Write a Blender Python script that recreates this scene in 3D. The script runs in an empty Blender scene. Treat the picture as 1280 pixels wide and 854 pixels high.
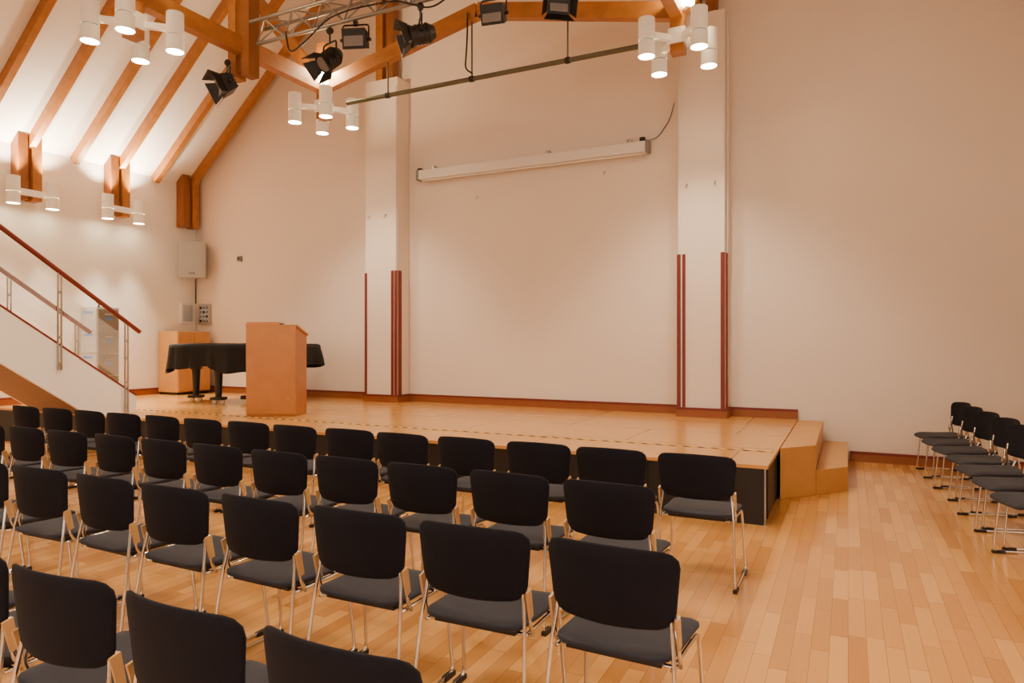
import bpy, bmesh, math, random
from mathutils import Vector, Matrix
random.seed(4)
S=bpy.context.scene
# ------------------------------------------------------------------ materials
def base(name):
    m=bpy.data.materials.new(name); m.use_nodes=True
    nt=m.node_tree; b=nt.nodes['Principled BSDF']
    return m,nt,b
def mat(name,col,rough=0.5,metal=0.0,noise=0.06,scale=12,bump=0.0,emit=None,estr=0,spec=None,sheen=0,trans=0,alpha=1):
    m,nt,b=base(name)
    b.inputs['Roughness'].default_value=rough
    b.inputs['Metallic'].default_value=metal
    if spec is not None: b.inputs['Specular IOR Level'].default_value=spec
    tc=nt.nodes.new('ShaderNodeTexCoord'); n=nt.nodes.new('ShaderNodeTexNoise')
    n.inputs['Scale'].default_value=scale; n.inputs['Detail'].default_value=4
    nt.links.new(tc.outputs['Object'],n.inputs['Vector'])
    mx=nt.nodes.new('ShaderNodeMix'); mx.data_type='RGBA'
    c=Vector(col)
    mx.inputs['A'].default_value=(*[max(0,x*(1-noise)) for x in c],1)
    mx.inputs['B'].default_value=(*[min(1,x*(1+noise)) for x in c],1)
    nt.links.new(n.outputs['Fac'],mx.inputs['Factor'])
    nt.links.new(mx.outputs['Result'],b.inputs['Base Color'])
    if bump>0:
        bp=nt.nodes.new('ShaderNodeBump'); bp.inputs['Strength'].default_value=bump; bp.inputs['Distance'].default_value=0.01
        nt.links.new(n.outputs['Fac'],bp.inputs['Height']); nt.links.new(bp.outputs['Normal'],b.inputs['Normal'])
    if emit:
        b.inputs['Emission Color'].default_value=(*emit,1); b.inputs['Emission Strength'].default_value=estr
    if sheen: b.inputs['Sheen Weight'].default_value=sheen
    if trans: b.inputs['Transmission Weight'].default_value=trans
    if alpha<1: b.inputs['Alpha'].default_value=alpha
    return m
def planks(name,c1,c2,width,length,axis='Y',rough=0.3,seam=0.012,grain=0.12,coat=0.0):
    """boards running along axis, random stagger and tone"""
    m,nt,b=base(name); N=nt.nodes; L=nt.links
    def M(op,a,b_=None,c=None):
        n=N.new('ShaderNodeMath'); n.operation=op
        for i,v in enumerate((a,b_,c)):
            if v is None: continue
            if hasattr(v,'links') : L.new(v,n.inputs[i])
            else: n.inputs[i].default_value=v
        return n.outputs[0]
    tc=N.new('ShaderNodeTexCoord'); sp=N.new('ShaderNodeSeparateXYZ'); L.new(tc.outputs['Object'],sp.inputs[0])
    across,along=(sp.outputs['X'],sp.outputs['Y']) if axis=='Y' else (sp.outputs['Y'],sp.outputs['X'])
    r=M('DIVIDE',across,width); row=M('FLOOR',r); fr=M('FRACT',r)
    wn=N.new('ShaderNodeTexWhiteNoise'); wn.noise_dimensions='1D'; L.new(row,wn.inputs['W'])
    a=M('ADD',M('DIVIDE',along,length),M('MULTIPLY',wn.outputs['Value'],7.0)); col=M('FLOOR',a); fa=M('FRACT',a)
    cb=N.new('ShaderNodeCombineXYZ'); L.new(row,cb.inputs[0]); L.new(col,cb.inputs[1])
    w2=N.new('ShaderNodeTexWhiteNoise'); w2.noise_dimensions='2D'; L.new(cb.outputs[0],w2.inputs['Vector'])
    mp=N.new('ShaderNodeMapping'); L.new(tc.outputs['Object'],mp.inputs[0])
    mp.inputs['Scale'].default_value=(60,3,10) if axis=='Y' else (3,60,10)
    nz=N.new('ShaderNodeTexNoise'); nz.inputs['Scale'].default_value=1; nz.inputs['Detail'].default_value=5; L.new(mp.outputs[0],nz.inputs['Vector'])
    f=M('ADD',M('MULTIPLY',w2.outputs['Value'],1-grain*2),M('MULTIPLY',nz.outputs['Fac'],grain*2))
    mx=N.new('ShaderNodeMix'); mx.data_type='RGBA'; mx.inputs['A'].default_value=(*c1,1); mx.inputs['B'].default_value=(*c2,1); L.new(f,mx.inputs['Factor'])
    e1=M('LESS_THAN',fr,seam); e2=M('LESS_THAN',fa,seam*width/length*1.5)
    e=M('MULTIPLY',M('MAXIMUM',e1,e2),0.6)
    m2=N.new('ShaderNodeMix'); m2.data_type='RGBA'; L.new(e,m2.inputs['Factor']); L.new(mx.outputs['Result'],m2.inputs['A'])
    m2.inputs['B'].default_value=(c2[0]*.4,c2[1]*.35,c2[2]*.3,1)
    L.new(m2.outputs['Result'],b.inputs['Base Color'])
    L.new(M('ADD',M('MULTIPLY',nz.outputs['Fac'],0.12),rough-0.06),b.inputs['Roughness'])
    b.inputs['Coat Weight'].default_value=coat; b.inputs['Coat Roughness'].default_value=0.2
    return m
WALL=mat('plaster_wall',(0.84,0.725,0.62),0.85,noise=0.025,scale=1.3,bump=0.0)
WALLW=mat('white_plaster',(0.87,0.82,0.75),0.85,noise=0.02,scale=2)
ROOF=mat('roof_plaster',(0.87,0.81,0.73),0.85,noise=0.02,scale=2)
FLOOR=planks('parquet',(0.74,0.38,0.11),(0.46,0.185,0.038),0.085,0.58,'Y',0.21,0.035,0.12,0.3)
STAGE=planks('stage_boards',(0.64,0.32,0.082),(0.53,0.24,0.052),1.0,2.0,'X',0.23,0.014,0.3,0.25)
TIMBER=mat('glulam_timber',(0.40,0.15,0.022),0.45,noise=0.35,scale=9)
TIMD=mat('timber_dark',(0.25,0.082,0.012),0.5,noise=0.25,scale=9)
RED=mat('red_brown_trim',(0.17,0.018,0.012),0.45,noise=0.1)
SKIRT=mat('skirting_wood',(0.27,0.08,0.02),0.45,noise=0.15)
BEECH=mat('beech_veneer',(0.49,0.18,0.03),0.35,noise=0.18,scale=5)
BEECHL=mat('step_wood',(0.52,0.25,0.065),0.4,noise=0.15,scale=6)
BLACK=mat('black_paint',(0.008,0.008,0.009),0.5,noise=0.2)
FABRIC=mat('chair_fabric',(0.0085,0.0075,0.0115),0.9,noise=0.35,scale=250,bump=0.15,sheen=0.03,spec=0.15)
FABRICS=mat('chair_seat_fabric',(0.029,0.029,0.039),0.9,noise=0.35,scale=250,bump=0.15,sheen=0.08,spec=0.15)
PLATER=mat('light_wood_pad',(0.54,0.31,0.12),0.4,noise=0.1)  # floor reflection on the chrome side plates, painted as flat beige
CHROME=mat('chrome',(0.72,0.69,0.65),0.16,metal=1.0,noise=0.02)
STEEL=mat('brushed_steel',(0.50,0.49,0.47),0.3,metal=1.0,noise=0.05)
ALU=mat('aluminium_truss',(0.30,0.29,0.27),0.4,metal=0.8,noise=0.05)
PIPE=mat('grey_green_pipe',(0.12,0.115,0.07),0.4,metal=0.3,noise=0.1)
LAMPW=mat('lamp_white',(0.85,0.78,0.66),0.4,noise=0.02,emit=(1,.80,.52),estr=.18)
LAMPE=mat('lamp_glow',(1,0.9,0.7),0.5,emit=(1.0,0.84,0.55),estr=45)
WHITEP=mat('white_plastic',(0.80,0.76,0.70),0.4,noise=0.02)
CABG=mat('cabinet_grey',(0.46,0.45,0.44),0.45,noise=0.03)
GREYP=mat('grey_plastic',(0.22,0.21,0.20),0.5,noise=0.05)
GRILLE=mat('speaker_grille',(0.42,0.40,0.37),0.6,noise=0.3,scale=160)
CLOTH=mat('black_cover',(0.007,0.007,0.008),0.7,noise=0.3,scale=20,bump=0.3,spec=0.2)
GLASS=mat('clear_glass',(0.95,0.98,0.96),0.02,alpha=0.10,noise=0.0,spec=0.8)
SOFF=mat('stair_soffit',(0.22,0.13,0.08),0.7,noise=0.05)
BLUE=mat('blue_label',(0.12,0.25,0.55),0.5)
HAZ,nt,b=base('hazard_tape')
tc=nt.nodes.new('ShaderNodeTexCoord'); sx=nt.nodes.new('ShaderNodeSeparateXYZ'); nt.links.new(tc.outputs['Object'],sx.inputs[0])
a1=nt.nodes.new('ShaderNodeMath'); a1.operation='ADD'; nt.links.new(sx.outputs[0],a1.inputs[0]); nt.links.new(sx.outputs[1],a1.inputs[1])
a2=nt.nodes.new('ShaderNodeMath'); a2.operation='PINGPONG'; nt.links.new(a1.outputs[0],a2.inputs[0]); a2.inputs[1].default_value=0.07
a3=nt.nodes.new('ShaderNodeMath'); a3.operation='GREATER_THAN'; nt.links.new(a2.outputs[0],a3.inputs[0]); a3.inputs[1].default_value=0.035
mx=nt.nodes.new('ShaderNodeMix'); mx.data_type='RGBA'; mx.inputs['A'].default_value=(0.7,0.42,0.06,1); mx.inputs['B'].default_value=(0.04,0.028,0.018,1)
nt.links.new(a3.outputs[0],mx.inputs['Factor']); nt.links.new(mx.outputs['Result'],b.inputs['Base Color'])

# ------------------------------------------------------------------ mesh builder
class MB:
    def __init__(s): s.bm=bmesh.new(); s.mats=[]
    def mi(s,m):
        if m not in s.mats: s.mats.append(m)
        return s.mats.index(m)
    def faces(s,vs,fs,m,smooth=False):
        i=s.mi(m); bv=[s.bm.verts.new(v) for v in vs]
        for f in fs:
            try:
                ff=s.bm.faces.new([bv[k] for k in f]); ff.material_index=i; ff.smooth=smooth
            except ValueError: pass
    def box(s,a,b,m):
        x0,y0,z0=a; x1,y1,z1=b
        s.faces([(x0,y0,z0),(x1,y0,z0),(x1,y1,z0),(x0,y1,z0),(x0,y0,z1),(x1,y0,z1),(x1,y1,z1),(x0,y1,z1)],
          [(0,3,2,1),(4,5,6,7),(0,1,5,4),(1,2,6,5),(2,3,7,6),(3,0,4,7)],m)
    def beam(s,p0,p1,w,h,m,up=(0,0,1)):
        p0=Vector(p0);p1=Vector(p1);d=(p1-p0).normalized();up=Vector(up)
        if abs(d.dot(up))>0.98: up=Vector((0,1,0))
        r=d.cross(up).normalized();u=r.cross(d).normalized()
        vs=[]
        for p in(p0,p1):
            for a,b in((-1,-1),(1,-1),(1,1),(-1,1)): vs.append(p+r*a*w/2+u*b*h/2)
        s.faces(vs,[(0,1,2,3),(7,6,5,4),(0,4,5,1),(1,5,6,2),(2,6,7,3),(3,7,4,0)],m)
    def cyl(s,p0,p1,r,m,seg=16,r2=None,caps=True):
        r2=r if r2 is None else r2
        p0=Vector(p0);p1=Vector(p1);d=(p1-p0).normalized()
        a=d.orthogonal().normalized();b=d.cross(a)
        vs=[]
        for p,rr in((p0,r),(p1,r2)):
            for k in range(seg):
                t=2*math.pi*k/seg; vs.append(p+(a*math.cos(t)+b*math.sin(t))*rr)
        fs=[(k,(k+1)%seg,seg+(k+1)%seg,seg+k) for k in range(seg)]
        s.faces(vs,fs,m,True)
        if caps:
            s.faces(vs[:seg],[tuple(reversed(range(seg)))],m); s.faces(vs[seg:],[tuple(range(seg))],m)
    def tube(s,pts,r,m,seg=8):
        pts=[Vector(p) for p in pts]; n=len(pts); vs=[]; prev=None
        for i,p in enumerate(pts):
            d=(pts[min(i+1,n-1)]-pts[max(i-1,0)]).normalized()
            a=d.orthogonal().normalized() if prev is None else (prev-d*prev.dot(d)).normalized()
            prev=a; b=d.cross(a)
            for k in range(seg):
                t=2*math.pi*k/seg; vs.append(p+(a*math.cos(t)+b*math.sin(t))*r)
        fs=[]
        for i in range(n-1):
            for k in range(seg):
                fs.append((i*seg+k,i*seg+(k+1)%seg,(i+1)*seg+(k+1)%seg,(i+1)*seg+k))
        fs.append(tuple(reversed(range(seg)))); fs.append(tuple(range((n-1)*seg,n*seg)))
        s.faces(vs,fs,m,True)
    def prism(s,poly,ext,m):
        e=Vector(ext); n=len(poly); vs=[Vector(p) for p in poly]; vs+= [v+e for v in vs]
        fs=[tuple(reversed(range(n))),tuple(range(n,2*n))]+[(k,(k+1)%n,n+(k+1)%n,n+k) for k in range(n)]
        s.faces(vs,fs,m)
    def pad(s,W,H,R,T,place,m,n=12,k=12,wtaper=0.0):
        """rounded-corner cushion; place(u,v,w)->xyz  (u across, v along, w thickness)"""
        ts=[-math.cos(math.pi*j/k)*H for j in range(k+1)]
        vs=[]
        for side in(1,-1):
            for v in ts:
                o=max(0,abs(v)-(H-R)); hw=W-R+math.sqrt(max(0,R*R-o*o)); hw*=1+wtaper*(v/H)
                for i in range(n+1):
                    uu=-math.cos(math.pi*i/n)
                    e=max(abs(uu),abs(v)/H)**6
                    vs.append(place(uu*hw,v,side*T/2*(1-0.75*e)))
        q=(n+1)*(k+1); fs=[]
        for j in range(k):
            for i in range(n):
                a=j*(n+1)+i; f=(a,a+1,a+n+2,a+n+1); fs.append(f); fs.append(tuple(q+x for x in reversed(f)))
        def rim(l):
            for a,b in zip(l,l[1:]): fs.append((b,a,q+a,q+b))
        bot=list(range(n+1)); top=[k*(n+1)+i for i in range(n,-1,-1)]
        rt=[j*(n+1)+n for j in range(k+1)]; lf=[j*(n+1) for j in range(k,-1,-1)]
        rim(bot);rim(rt);rim(top);rim(lf)
        s.faces(vs,fs,m,True)
    def mesh(s,name):
        bmesh.ops.recalc_face_normals(s.bm,faces=s.bm.faces[:])
        me=bpy.data.meshes.new(name); s.bm.to_mesh(me); s.bm.free()
        for m in s.mats: me.materials.append(m)
        return me
    def obj(s,name,loc=(0,0,0),rz=0,bevel=0,rot=None):
        o=bpy.data.objects.new(name,s.mesh(name)); S.collection.objects.link(o); o.location=loc
        o.rotation_euler=rot if rot else (0,0,rz)
        if bevel:
            bv=o.modifiers.new('bevel','BEVEL'); bv.width=bevel; bv.segments=2; bv.limit_method='ANGLE'; bv.angle_limit=0.9
        return o
def inst(name,me,loc,rz=0):
    o=bpy.data.objects.new(name,me); S.collection.objects.link(o); o.location=loc; o.rotation_euler=(0,0,rz); return o
def fillet(pts,r,n=5):
    pts=[Vector(p) for p in pts]; out=[pts[0]]
    for a,b,c in zip(pts,pts[1:],pts[2:]):
        d1=(a-b);d2=(c-b); q=min(r,d1.length*.45,d2.length*.45)
        A=b+d1.normalized()*q; C=b+d2.normalized()*q
        for i in range(n+1):
            t=i/n; out.append(A*(1-t)**2+b*2*t*(1-t)+C*t*t)
    out.append(pts[-1]); return out

# ------------------------------------------------------------------ room dims
XL,XR,YB,YF=-12.25,3.25,9.9,-5.0
EZ=4.78; SL=0.87; XC=-4.5; RZ=EZ+SL*(XC-XL)
ST=0.51; SY=6.06; SX=-0.6
T=0.2
m=MB(); m.box((XL-T,YF-T,-0.1),(XR+T,YB+T,0),FLOOR); m.obj('floor')
m=MB(); m.prism([(XL,YB,-.1),(XR,YB,-.1),(XR,YB,EZ),(XC,YB,RZ),(XL,YB,EZ)],(0,T,0),WALL); m.obj('wall_back')
m=MB(); m.prism([(XL,YF-T,-.1),(XR,YF-T,-.1),(XR,YF-T,EZ),(XC,YF-T,RZ),(XL,YF-T,EZ)],(0,T,0),WALLW); m.obj('wall_rear')
m=MB(); m.box((XL-T,YF-T,-.1),(XL,YB+T,EZ),WALLW); m.obj('wall_left')
m=MB(); m.box((XR,YF-T,-.1),(XR+T,YB+T,EZ),WALLW); m.obj('wall_right')
m=MB()
m.prism([(XL-T,YF-T,EZ-SL*T),(XC,YF-T,RZ),(XC,YF-T,RZ+.25),(XL-T,YF-T,EZ+.25-SL*T)],(0,YB-YF+2*T,0),ROOF)
m.prism([(XR+T,YF-T,EZ-SL*T),(XC,YF-T,RZ),(XC,YF-T,RZ+.25),(XR+T,YF-T,EZ+.25-SL*T)],(0,YB-YF+2*T,0),ROOF)
m.obj('ceiling')
PF=9.55
for x0,x1 in((-7.55,-6.87),(-2.12,-1.49)):
    m=MB(); m.box((x0,PF,ST+.001),(x1,YB,6.06),WALL)
    m.obj('wall_pilaster',bevel=0.008)
def strip(a,b):
    m=MB(); m.box(a,b,RED); m.obj('trim_corner_strip')
zb,zt=ST+.13,2.76
for a,b in[((-2.135,PF-.02,zb),(-2.085,PF,zt)),((-2.06,PF-.02,zb),(-2.02,PF,zt)),((-1.545,PF-.02,zb),(-1.49,PF,zt)),((-1.49,PF+.06,zb),(-1.47,PF+.14,zt)),
           ((-7.55,PF-.02,zb),(-7.51,PF,zt-.02)),((-6.99,PF-.02,zb),(-6.945,PF,zt)),((-6.92,PF-.02,zb),(-6.87,PF,zt)),((-6.87,PF+.02,zb),(-6.85,PF+.1,zt))]: strip(a,b)
m=MB()
for x,z1 in((-2.11,6.0),(-1.50,6.0),(-6.89,5.9)):
    m.cyl((x,PF-.012,zt),(x,PF-.012,z1),0.011,WHITEP,8)
m.cyl((-1.47,PF+.1,zt),(-1.47,PF+.1,6.0),0.011,WHITEP,8)
m.obj('trim_conduit')
def skirt(name,a,b,z):
    m=MB(); a=Vector((*a,0));b=Vector((*b,0))
    m.beam(a+Vector((0,0,z+.05)),b+Vector((0,0,z+.05)),.03,.10,SKIRT); m.beam(a+Vector((0,0,z+.115)),b+Vector((0,0,z+.115)),.04,.03,RED)
    m.obj(name)
skirt('baseboard_back_left',(XL,YB-.02),(-7.55,YB-.02),ST)
skirt('baseboard_back_centre',(-6.87,YB-.02),(-2.12,YB-.02),ST)
skirt('baseboard_back_stage_right',(-1.49,YB-.02),(SX,YB-.02),ST)
skirt('baseboard_back_right',(0.02,YB-.02),(XR,YB-.02),0)
skirt('baseboard_left',(XL+.02,SY),(XL+.02,YB-.05),ST)
for i,(x0,x1) in enumerate(((-7.55,-6.87),(-2.12,-1.49))):
    skirt('baseboard_pilaster_front',(x0-.02,PF-.02),(x1+.02,PF-.02),ST)
    skirt('baseboard_pilaster_side',(x1+.02,PF-.03),(x1+.02,YB-.03),ST)
skirt('baseboard_right',(XR-.02,YF),(XR-.02,YB-.05),0)
# ------------------------------------------------------------------ stage
m=MB()
m.box((XL+.005,SY+.03,0),(SX-.03,YB-.005,ST-.03),BLACK)
m.box((XL+.005,SY,ST-.03),(SX,YB-.005,ST),STAGE)
x=SX-.03
while x>XL+1: 
    m.box((x-.012,SY+.015,0.02),(x,SY+.03,ST-.03),BLACK); x-=1.0
m.box((SX-.035,SY+.028,0),(SX-.02,SY+.05,ST-.03),STEEL)
for k in range(5): m.box((SX-.03,SY+.2+k*.75,0.02),(SX-.018,SY+.24+k*.75,ST-.04),BLACK)
m.obj('stage_platform')
m=MB(); m.box((XL+.3,6.81,ST),(SX-.02,6.855,ST+.003),HAZ); m.obj('stage_hazard_tape')
m=MB()
A=Vector((-.58,7.15));B=Vector((0.0,7.91)); Mi=A.lerp(B,.5)
m.prism([(-.595,7.15,0),(Mi.x,Mi.y,0),(Mi.x,YB-.06,0),(-.595,YB-.06,0)],(0,0,ST-.005),BEECHL)
m.prism([(Mi.x+.002,Mi.y,0),(0,7.91,0),(0,YB-.06,0),(Mi.x+.002,YB-.06,0)],(0,0,.25),BEECHL)
m.obj('wooden_stage_steps',bevel=0.006)

# ------------------------------------------------------------------ timber roof
ys=[]; y=9.70
while y>YF+.2: ys.append(y); y-=0.775
for y in ys:
    m=MB()
    for s in(1,-1):
        p0=Vector((XL if s==1 else XR,y,EZ)); p1=Vector((XC,y,RZ))
        nn=Vector((SL*s,0,-1)).normalized()*.08
        m.beam(p0+nn,p1+nn,.10,.16,TIMBER)
    m.obj('roof_rafter')
for y in(9.62,8.11,6.56,5.0,3.45,1.9):
    m=MB()
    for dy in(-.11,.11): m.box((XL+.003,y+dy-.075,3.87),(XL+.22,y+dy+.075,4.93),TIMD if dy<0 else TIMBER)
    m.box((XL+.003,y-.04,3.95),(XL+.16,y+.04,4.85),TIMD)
    m.obj('timber_wall_post',bevel=0.006)
NX=(-7.2,-1.8); NZ=5.45
m=MB()
for y in(8.11,5.0,1.9,-1.2,-4.3):
    for x in NX:
        s=-1 if x<XC else 1
        m.box((x-.08,y-.08,4.95),(x+.08,y+.08,6.1),TIMBER)
        m.beam((x,y,NZ),(XC,y,6.03),.12,.20,TIMBER)
        m.beam((x,y,NZ),(x+s*1.8,y,NZ+2.1),.12,.18,TIMBER)
        m.beam((x,y,NZ),(x,y-1.55,NZ),.14,.22,TIMBER)
        if y<8: m.beam((x,y,NZ),(x,y+1.56,NZ),.14,.22,TIMBER)
for y in(6.56,3.45,.35,-2.75):
    for x in NX:
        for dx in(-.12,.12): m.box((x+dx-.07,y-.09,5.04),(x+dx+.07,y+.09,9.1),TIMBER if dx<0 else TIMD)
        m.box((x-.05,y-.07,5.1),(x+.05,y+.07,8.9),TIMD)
for x in NX:
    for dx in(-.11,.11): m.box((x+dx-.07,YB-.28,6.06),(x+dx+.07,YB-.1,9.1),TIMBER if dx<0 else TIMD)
m.obj('timber_roof_truss')

# ------------------------------------------------------------------ lamps
def light(name,kind,loc,energy,col,parent=None,rot=(0,0,0),**k):
    l=bpy.data.lights.new(name,kind); l.energy=energy; l.color=col
    for a,b in k.items(): setattr(l,a,b)
    o=bpy.data.objects.new(name,l); S.collection.objects.link(o); o.location=loc; o.rotation_euler=rot
    if parent: o.parent=parent
    return o
WARM=(1.0,.82,.60)
def lampcan(m,x,y,z0,z1,r=.095):
    m.cyl((x,y,z0+.01),(x,y,z0+.18),r,LAMPW,24,caps=False)
    m.cyl((x,y,z0+.18),(x,y,z0+.20),r*.86,GREYP,24)
    m.cyl((x,y,z0+.20),(x,y,z1),r,LAMPW,24,caps=False)
    m.cyl((x,y,z1-.02),(x,y,z1-.015),r*.95,LAMPW,24)
    m.cyl((x,y,z0+.015),(x,y,z0+.02),r*.95,LAMPE,24)
P_SPOT=100;P_UP=60
def cluster(x,y):
    m=MB()
    offs=[(.3,.3),(.3,-.3),(-.3,.3),(-.3,-.3)]
    for a,b in offs:
        lampcan(m,a,b,-.60,-.15)
        m.beam((0,0,-.33),(a*.8,b*.8,-.33),.06,.07,LAMPW)
    m.box((-.1,-.1,-.40),(.1,.1,-.22),LAMPW)
    m.cyl((.15,-.18,-.02),(.15,-.18,.13),.075,LAMPE,16)
    m.beam((.08,-.08,-.02),(.15,-.18,-.03),.04,.03,LAMPW)
    o=m.obj('pendant_lamp_cluster',loc=(x,y,NZ))
    for a,b in offs:
        light('lamp_spot','SPOT',(a,b,-.62),P_SPOT,WARM,o,spot_size=1.85,spot_blend=.55,shadow_soft_size=.06)
    light('lamp_uplight','POINT',(.15,-.18,.22),P_UP,(1.0,.76,.46),o,shadow_soft_size=.05)
for y in(8.11,5.0,1.9,-1.2):  # rows off camera are unseen, added for general fill light
    for x in NX: cluster(x,y)
for y in(8.11,6.56,3.45):
    m=MB()
    for s in(-1,1):
        lampcan(m,.0,s*.30,-.45,0)
        m.beam((0,s*.30,-.22),(-.12,s*.16,-.22),.05,.06,LAMPW)
    m.cyl((0,-.3,-.06),(0,-.3,-.055),.09,LAMPE,20); m.cyl((0,.3,-.06),(0,.3,-.055),.09,LAMPE,20)
    m.box((-.08,-.2,-.27),(-.02,.2,-.17),LAMPW)
    o=m.obj('wall_sconce_lamp',loc=(XL+.30,y,4.2))
    for s in(-1,1):
        light('sconce_down','SPOT',(0,s*.3,-.47),560,WARM,o,rot=(0,math.radians(-14),0),spot_size=1.15,spot_blend=.6,shadow_soft_size=.05)
        light('sconce_up','SPOT',(0,s*.3,.03),300,WARM,o,rot=(math.pi,0,0),spot_size=1.8,spot_blend=.9,shadow_soft_size=.06)

def fill_window(name,c,rz,w,h,e):  # unseen window frames, added to carry area lights that fill the hall
    m=MB()
    for a in(-1,0,1): m.box((a*w/2-.04,-.03,-h/2),(a*w/2+.04,.03,h/2),WHITEP)
    for a in(-1,.1,1): m.box((-w/2,-.03,a*h/2-.04),(w/2,.03,a*h/2+.04),WHITEP)
    o=m.obj(name,loc=c,rz=rz)
    light('window_daylight','AREA',(0,.06,0),e,(1.0,.97,.93),o,rot=(math.radians(90),0,math.pi),shape='RECTANGLE',size=w*.95,size_y=h*.95)
i=0
for x in(-6.8,-3.2,.4):
    i+=1; fill_window('window_%d'%i,(x,YF+.04,2.4),0,2.2,2.8,75)
for y in(-3,.2,3.4):
    i+=1; fill_window('window_%d'%i,(XR-.04,y,2.4),math.pi/2,2.0,2.6,70)

# ------------------------------------------------------------------ lighting truss, pipe, stage lights
m=MB(); ty=6.56; z0=5.45
ch=[(ty-.12,z0+.24),(ty+.12,z0+.24),(ty,z0)]
for a,b in ch: m.cyl((-6.95,a,b),(-1.9,a,b),.024,ALU,10)
x=-6.95;k=0
while x<-2.0:
    for (a,b),(c,d) in((ch[0],ch[2]),(ch[1],ch[2]),(ch[0],ch[1])):
        p,q=((a,b),(c,d)) if k%2 else ((c,d),(a,b))
        m.cyl((x,*p),(x+.24,*q),.011,ALU,6)
    x+=.24;k+=1
m.obj('lighting_truss')
m=MB(); m.cyl((-6.75,8.11,5.13),(-2.15,8.11,5.13),.032,PIPE,12)
for x in(-6.0,-4.6,-3.2): m.cyl((x,8.11,5.13),(x,8.11,5.48+(0.58*(1-abs(x-XC)/2.7))),.012,PIPE,8); m.cyl((x-.03,8.11,5.13),(x+.03,8.11,5.13),.042,BLACK,12)
m.obj('lighting_pipe')
m=MB(); m.tube(fillet([(-4.62,8.03,6.0),(-4.60,7.98,5.6),(-4.66,8.03,5.25),(-4.55,8.04,5.17)],.2),.012,BLACK,6)
m.obj('power_cable')
def fresnel(loc,aim,tilt,sz=1.0,hang=.3,barn=True,boxy=False):
    m=MB(); R=Matrix.Rotation(tilt,4,'X')
    def r(p): return R@Vector(p)
    if boxy:
        vs=[r(v) for v in[(-.16,-.07,-.1),(.16,-.07,-.1),(.16,.09,-.13),(-.16,.09,-.13),(-.16,-.07,.1),(.16,-.07,.1),(.16,.09,.13),(-.16,.09,.13)]]
        m.faces(vs,[(0,3,2,1),(4,5,6,7),(0,1,5,4),(1,2,6,5),(2,3,7,6),(3,0,4,7)],BLACK)
        for k in range(5): 
            zz=-.08+.04*k; m.beam(r((-.14,-.08,zz)),r((.14,-.08,zz)),.02,.012,BLACK)
        m.beam(r((-.13,.092,0)),r((.13,.092,0)),.01,.2,GREYP)
        w=.18; fw=.16; fy=.09; fh=.13
    else:
        m.cyl(r((0,-.17,0)),r((0,-.1,0)),.07,BLACK,20,.11); m.cyl(r((0,-.1,0)),r((0,.1,0)),.11,BLACK,20)
        for k in range(4): m.cyl(r((0,-.09+k*.04,0)),r((0,-.075+k*.04,0)),.118,BLACK,20)
        m.cyl(r((0,.1,0)),r((0,.13,0)),.125,BLACK,20); m.cyl(r((0,.125,0)),r((0,.135,0)),.09,GREYP,20)
        w=.135; fw=.10; fy=.13; fh=.10
    if barn:
        for s in(1,-1):
            vs=[r(v) for v in[(-fw,fy,s*fh),(fw,fy,s*fh),(fw*1.4,fy+.13,s*(fh+.07)),(-fw*1.4,fy+.13,s*(fh+.07))]]
            vs+=[v+r((0,0,.006)) for v in vs]; m.faces(vs,[(0,1,2,3),(7,6,5,4),(0,4,5,1),(1,5,6,2),(2,6,7,3),(3,7,4,0)],BLACK)
            vs=[r(v) for v in[(s*fw*1.05,fy,-fh*.8),(s*fw*1.05,fy,fh*.8),(s*(fw+.09),fy+.11,fh*1.2),(s*(fw+.09),fy+.11,-fh*1.2)]]
            vs+=[v+r((.006,0,0)) for v in vs]; m.faces(vs,[(0,1,2,3),(7,6,5,4),(0,4,5,1),(1,5,6,2),(2,6,7,3),(3,7,4,0)],BLACK)
    m.tube(fillet([(-w,0,0),(-w,0,.2),(w,0,.2),(w,0,0)],.04),.012,BLACK,6)
    for s in(-1,1): m.cyl((s*w-.015*s,0,0),(s*w+.03*s,0,0),.022,BLACK,10)
    m.cyl((0,0,.19),(0,0,hang),.012,BLACK,8); m.cyl((-.025,0,hang),(.025,0,hang),.04,BLACK,12)
    o=m.obj('stage_spotlight',loc=loc,rz=aim); o.scale=(sz,)*3; return o
fresnel((-7.32,6.40,4.93),math.radians(150),-.5,.95,.30,True,True)
fresnel((-5.73,6.56,5.03),math.radians(165),-.75,1.0,.35)
fresnel((-5.33,6.56,5.19),math.radians(200),-.2,.9,.22,False,True)
fresnel((-4.40,6.56,5.07),math.radians(130),-.3,1.0,.32)
fresnel((-3.45,6.56,5.10),math.radians(190),-.4,.8,.37,False,True)
fresnel((-2.70,6.56,5.05),math.radians(215),-.5,.72,.46,True,True)
m=MB()
m.tube(fillet([(-6.3,6.40,5.42),(-6.2,6.36,5.1),(-5.95,6.36,5.2),(-5.6,6.36,5.42),(-5.2,6.30,5.42),(-4.6,6.36,5.42),(-4.1,6.34,5.2),(-3.7,6.36,5.4),(-3.1,6.35,5.2),(-2.7,6.38,5.42)],.15),.011,BLACK,6)
m.obj('truss_cable')

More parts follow.
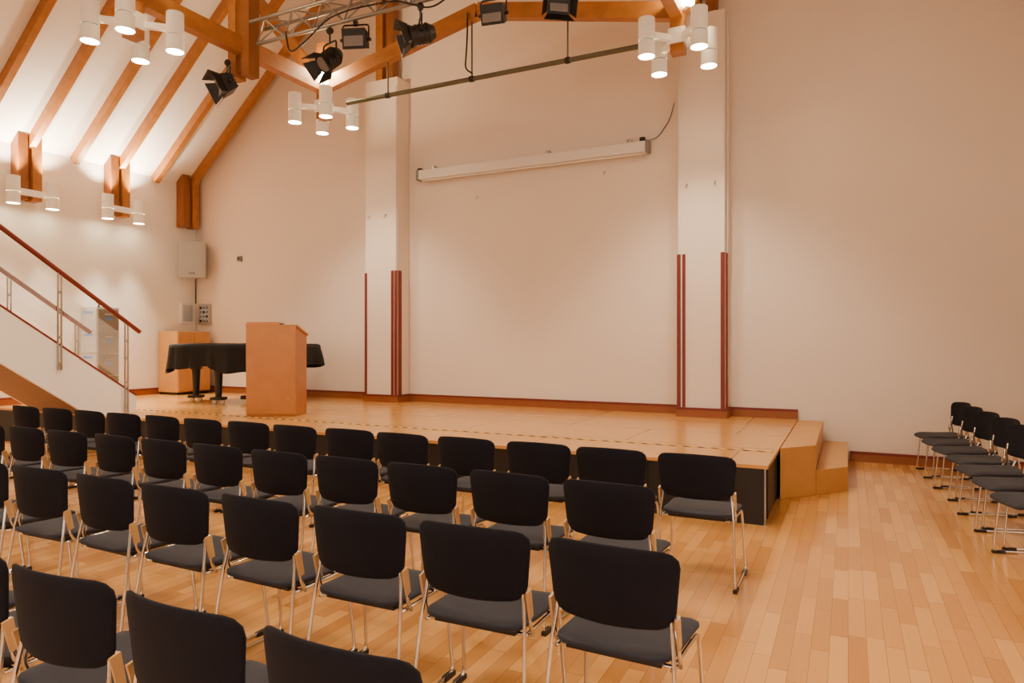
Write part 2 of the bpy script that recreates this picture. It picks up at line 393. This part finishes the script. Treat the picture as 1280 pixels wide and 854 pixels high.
# ------------------------------------------------------------------ projection screen
m=MB(); y=YB-.13
m.box((-6.55,y-.07,4.30),(-2.63,y+.07,4.46),WHITEP)
m.box((-6.60,y-.075,4.29),(-6.55,y+.075,4.47),GREYP); m.box((-2.63,y-.075,4.29),(-2.58,y+.075,4.47),GREYP)
m.cyl((-6.5,y-.02,4.285),(-2.68,y-.02,4.285),.016,WHITEP,10)
for x in(-6.3,-4.2,-2.9): m.box((x-.03,y+.0,4.44),(x+.03,YB-.001,4.53),STEEL)
m.box((-2.72,y-.06,4.46),(-2.64,y+.02,4.52),BLACK); m.box((-6.58,y-.06,4.46),(-6.50,y+.02,4.50),BLACK)
m.obj('projection_screen_case',bevel=0.012)
m=MB(); m.tube(fillet([(-2.62,YB-.1,4.48),(-2.5,YB-.02,4.52),(-2.32,YB-.015,4.75),(-2.25,YB-.015,5.0)],.15),.008,GREYP,6); m.obj('screen_cable')
for x,y,z in((-7.45,PF,3.72),(-7.1,PF,3.72),(-2.0,PF,3.72),(-1.62,PF,3.72),(-5.5,YB,3.95),(-3.3,YB,4.12)):
    m=MB(); m.cyl((x,y,z),(x,y-.03,z),.012,STEEL,8); m.tube([(x,y-.03,z+.01),(x,y-.035,z-.03),(x,y-.055,z-.05),(x,y-.07,z-.03)],.006,STEEL,6); m.obj('wall_hook')
m=MB(); m.box((-11.0,YB-.05,3.16),(-10.9,YB-.001,3.26),GREYP); m.cyl((-10.95,YB-.055,3.21),(-10.95,YB-.04,3.21),.03,BLACK,12); m.obj('wall_sensor')
m=MB(); m.box((-12.1,YB-.06,1.90),(-11.78,YB-.001,2.32),STEEL)
for i in range(3):
    for j in range(4): m.box((-12.05+i*.09,YB-.07,1.95+j*.09),(-12.0+i*.09,YB-.055,2.0+j*.09),GREYP if (i+j)%3 else BLACK)
m.obj('switch_panel')
m=MB(); m.box((XL+.001,9.5,1.92),(XL+.08,9.78,2.34),WHITEP); m.box((XL+.08,9.53,1.96),(XL+.09,9.75,2.30),STEEL); m.obj('fuse_box')
m=MB(); m.box((-.24,-.18,-.36),(.24,.17,.36),CABG); m.box((-.21,-.195,-.33),(.21,-.18,.33),GRILLE)
m.beam((0,.17,0),(0,.24,0),.1,.2,STEEL); m.box((-.06,-.2,-.30),(.06,-.195,-.26),GREYP)
m.obj('wall_loudspeaker',loc=(-11.93,9.58,3.2),rz=math.radians(45),bevel=.01)
m=MB(); m.tube(fillet([(-12.2,9.86,2.34),(-12.2,9.86,2.84),(-12.0,9.8,2.95)],.05),.012,BLACK,6); m.obj('speaker_cable')

# ------------------------------------------------------------------ stair
m=MB()
def zs(y): return .86+.69*(6.45-y)
ytop=2.75
for x in(-9.53,-10.73):
    m.prism([(x,6.62,ST),(x,6.62,zs(6.62)),(x,ytop,zs(ytop)),(x,ytop,zs(ytop)-.70),(x,5.94,ST)],(.06,0,0),WALLW)
    m.beam((x+.03,6.62,zs(6.62)+.012),(x+.03,ytop,zs(ytop)+.012),.07,.025,RED)
n=16
for k in range(n):
    y1=6.62-k*.245; z=ST+.17*(k+1)
    if y1-.27<ytop-.0: break
    m.box((-10.67,y1-.27,z-.045),(-9.53,y1,z),BEECHL); m.box((-10.67,y1-.03,z-.17),(-9.53,y1-.015,z-.04),WALLW)
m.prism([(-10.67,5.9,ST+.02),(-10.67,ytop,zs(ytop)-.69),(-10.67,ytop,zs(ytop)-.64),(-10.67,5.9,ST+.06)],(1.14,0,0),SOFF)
for x in(-9.44,-10.62):
    m.cyl((x,6.66,1.69),(x,ytop,1.69+.69*(6.66-ytop)),.032,RED,12)
    for y in(6.45,5.51,4.57,3.63):
        for dy in(-.022,.022): m.box((x-.012,y+dy-.007,zs(y)-.34),(x+.012,y+dy+.007,1.69+.69*(6.66-y)),STEEL)
        for dz in(-.25,.1,.45,.7): m.cyl((x-.02,y,zs(y)+dz),(x+.02,y,zs(y)+dz),.022,STEEL,10)
    for ya,yb in((6.40,5.56),(5.46,4.62),(4.52,3.68)):
        m.prism([(x-.004,ya,zs(ya)+.08),(x-.004,yb,zs(yb)+.08),(x-.004,yb,zs(yb)+.74),(x-.004,ya,zs(ya)+.74)],(.008,0,0),GLASS)
m.obj('staircase')
m=MB(); m.box((XL+.01,YF+.01,3.0),(-9.40,ytop-.01,3.25),WALLW)
m.cyl((-9.5,YF+.05,4.2),(-9.5,ytop-.1,4.2),.027,RED,12)
y=ytop-.1
while y>YF+.1: m.cyl((-9.5,y,3.25),(-9.5,y,4.2),.012,STEEL,8); y-=.9
m.obj('gallery_balcony')

# ------------------------------------------------------------------ filing cabinet, cupboard
m=MB(); m.box((0,0,0),(.46,.40,1.64),CABG)
for k in range(4):
    z=.05+k*.395; m.box((.46,.02,z),(.475,.38,z+.375),GREYP); m.box((.02,-.008,z),(.44,0,z+.375),CABG)
    m.box((.475,.12,z+.27),(.49,.28,z+.30),STEEL); m.box((.475,.13,z+.18),(.478,.27,z+.24),BLUE); m.box((.1,-.011,z+.3),(.36,-.008,z+.34),BLUE)
m.cyl((.2,.2,1.64),(.2,.2,1.66),.05,BLACK,12); m.cyl((.2,.2,1.66),(.2,.2,1.78),.012,BLACK,8); m.box((.17,.17,1.72),(.23,.23,1.76),BLACK)
m.obj('filing_cabinet',loc=(XL+.05,7.48,ST),bevel=.004)
m=MB(); m.box((0,0,.05),(.55,.75,1.24),BEECHL); m.box((.02,.02,0),(.5,.73,.05),BLACK)
m.box((.55,.01,.07),(.57,.37,1.22),BEECHL); m.box((.55,.38,.07),(.57,.74,1.22),BEECHL)
for y in(.33,.42): m.cyl((.57,y,.6),(.59,y,.6),.012,STEEL,8)
m.obj('wooden_cupboard',loc=(-12.2,9.0,ST),bevel=.004)

# ------------------------------------------------------------------ lectern
m=MB(); w=.34;d=.25
m.prism([(-w,y,z) for y,z in[(-d,0),(d,0),(d,1.12),(-d,1.25)]],(2*w,0,0),BEECH)
m.box((-w-.006,-d-.018,0.03),(w+.006,-d,1.25),BEECH)
m.box((-w,-d-.018,1.25),(w*.35,-d+.012,1.31),BEECH)
m.prism([(-w-.02,y,z) for y,z in[(-d-.0,1.252),(d+.02,1.122),(d+.02,1.147),(-d,1.277)]],(2*w+.04,0,0),BEECH)
m.box((-.02,-.1,1.235),(.1,-.0,1.30),BLACK)
m.cyl((w-.1,-d-.019,.25),(w-.1,-d-.017,.25),.008,STEEL,8)
m.obj('lectern',loc=(-7.30,7.26,ST),rz=math.radians(26),bevel=.004)

# ------------------------------------------------------------------ grand piano under cover
ctrl=[(1.15,-.72),(1.15,.72),(.6,.74),(0.0,.70),(-.55,.66),(-1.0,.52),(-1.2,.15),(-1.12,-.2),(-.8,-.38),(-.35,-.48),(.1,-.66),(.6,-.72)]
def catmull(P,n=9):
    out=[];N=len(P)
    for i in range(N):
        p0,p1,p2,p3=[Vector(P[(i+k-1)%N]) for k in range(4)]
        for j in range(n):
            t=j/n; out.append(.5*((2*p1)+(-p0+p2)*t+(2*p0-5*p1+4*p2-p3)*t*t+(-p0+3*p1-3*p2+p3)*t**3))
    return out
O=catmull(ctrl); n=len(O)
m=MB()
m.prism([(p.x*.96,p.y*.96,.64) for p in O],(0,0,.34),BLACK)
def leg(x,y):
    m.cyl((x,y,.10),(x,y,.64),.05,BLACK,12,.075); m.box((x-.07,y-.07,.56),(x+.07,y+.07,.64),BLACK)
    m.box((x-.10,y-.10,.065),(x+.10,y+.10,.11),BLACK)
    for a in(-.07,.07): m.cyl((x+a,y-.02,.035),(x+a,y+.02,.035),.035,STEEL,12)
leg(-.82,.1);leg(.8,-.5);leg(.8,.5)
m.box((.2,-.06,.1),(.28,.06,.64),BLACK); m.box((.1,-.16,.06),(.34,.16,.12),BLACK)
for a in(-.08,0,.08): m.box((.34,a-.015,.075),(.42,a+.015,.085),STEEL)
leg(-.2,-.32)
vs=[];rings=[(0,.0,0),(.6,0,0),(.97,.0,0),(1.01,-.02,0),(1.02,-.08,.2),(1.03,-.2,.6),(1.04,-.32,.9),(1.05,-.43,1)]
for ri,(sc,dz,f) in enumerate(rings[1:]):
    for k,p in enumerate(O):
        a=k/n*2*math.pi
        rip=1+.025*f*math.sin(a*17)+.015*f*math.sin(a*31+1)
        hem=.05*f*math.sin(a*3+.6)+.03*f*math.sin(a*7)
        vs.append((p.x*sc*rip,p.y*sc*rip,1.0+dz+hem*(1 if ri>3 else 0)+(.012*math.sin(k*.7) if sc<.9 else 0)))
c=len(vs); vs.append((0,0,1.01)); fs=[(c,k,(k+1)%n) for k in range(n)]
for r in range(len(rings)-2):
    for k in range(n): fs.append((r*n+k,r*n+(k+1)%n,(r+1)*n+(k+1)%n,(r+1)*n+k))
m.faces(vs,fs,CLOTH,True)
m.obj('covered_grand_piano',loc=(-9.38,8.45,ST),rz=math.radians(22))

# ------------------------------------------------------------------ chairs
def chair_mesh():
    m=MB()
    def seat(u,v,w):
        z=.452+w-.012*math.cos(u/.23*1.2)-.035*max(0,(v-.12)/.11)**2*.5+.01*max(0,-v/.22)
        return Vector((u,v+.02,z))
    m.pad(.225,.235,.07,.05,seat,FABRICS,12,12,0.03)
    def back(u,v,w):
        return Vector((u,-.232+1.05*u*u+w-.10*v,.695+v+(-.26*u*u*max(0,v)+.14*u*u*max(0,-v))/.142))
    m.pad(.240,.145,.055,.034,back,FABRIC,14,10,0.055)
    for s in(-1,1):
        m.tube(fillet([(s*.205,-.175,.66),(s*.215,-.168,.57),(s*.230,-.19,.44),(s*.250,-.25,.014),(s*.250,.20,.014),(s*.232,.16,.425),(s*.218,.02,.415),(s*.218,-.17,.415)],.035,4),.0085,CHROME,8)
        m.tube(fillet([(s*.214,-.155,.60),(s*.238,-.155,.47),(s*.234,-.12,.41)],.03,3),.0085,CHROME,8)
        m.prism([(s*.238-.005,-.19,.595),(s*.238-.005,-.155,.605),(s*.238-.005,-.135,.495),(s*.238-.005,-.162,.485)],(.010,0,0),PLATER)
        m.box((s*.25-.013,-.255,.0),(s*.25+.013,-.17,.022),BLACK); m.box((s*.25-.013,.12,.0),(s*.25+.013,.205,.022),BLACK)
    for y in(-.14,.10): m.cyl((-.228,y,.415),(.228,y,.415),.008,CHROME,8)
    m.box((-.18,-.17,.415),(.18,.18,.43),BLACK)
    return m.mesh('chair')
CH=chair_mesh()
def jit(a): return random.uniform(-a,a)
rows=[(4.40,-.863,14),(3.32,-1.105,12),(2.29,-.76,9),(1.27,-1.10,5)]
for yr,x0,n in rows:
    for k in range(n):
        inst('conference_chair',CH,(x0-.568*k+jit(.012),yr+.225+jit(.015),0),jit(.035))
y=9.4
for k in range(7):
    inst('conference_chair',CH,(1.02+.06*(9.25-y)+jit(.02),y,0),math.radians(104)+jit(.04)); y-=.59

# ------------------------------------------------------------------ camera + world
cam=bpy.data.cameras.new('camera'); co=bpy.data.objects.new('camera',cam); S.collection.objects.link(co)
cam.lens=24; cam.sensor_width=36; co.location=(0,0,1.55); co.rotation_euler=(math.pi/2,0,math.radians(26.2)); cam.clip_start=.05
S.camera=co
w=bpy.data.worlds.new('world'); S.world=w; w.use_nodes=True; w.node_tree.nodes['Background'].inputs[0].default_value=(.9,.85,.8,1); w.node_tree.nodes['Background'].inputs[1].default_value=.3
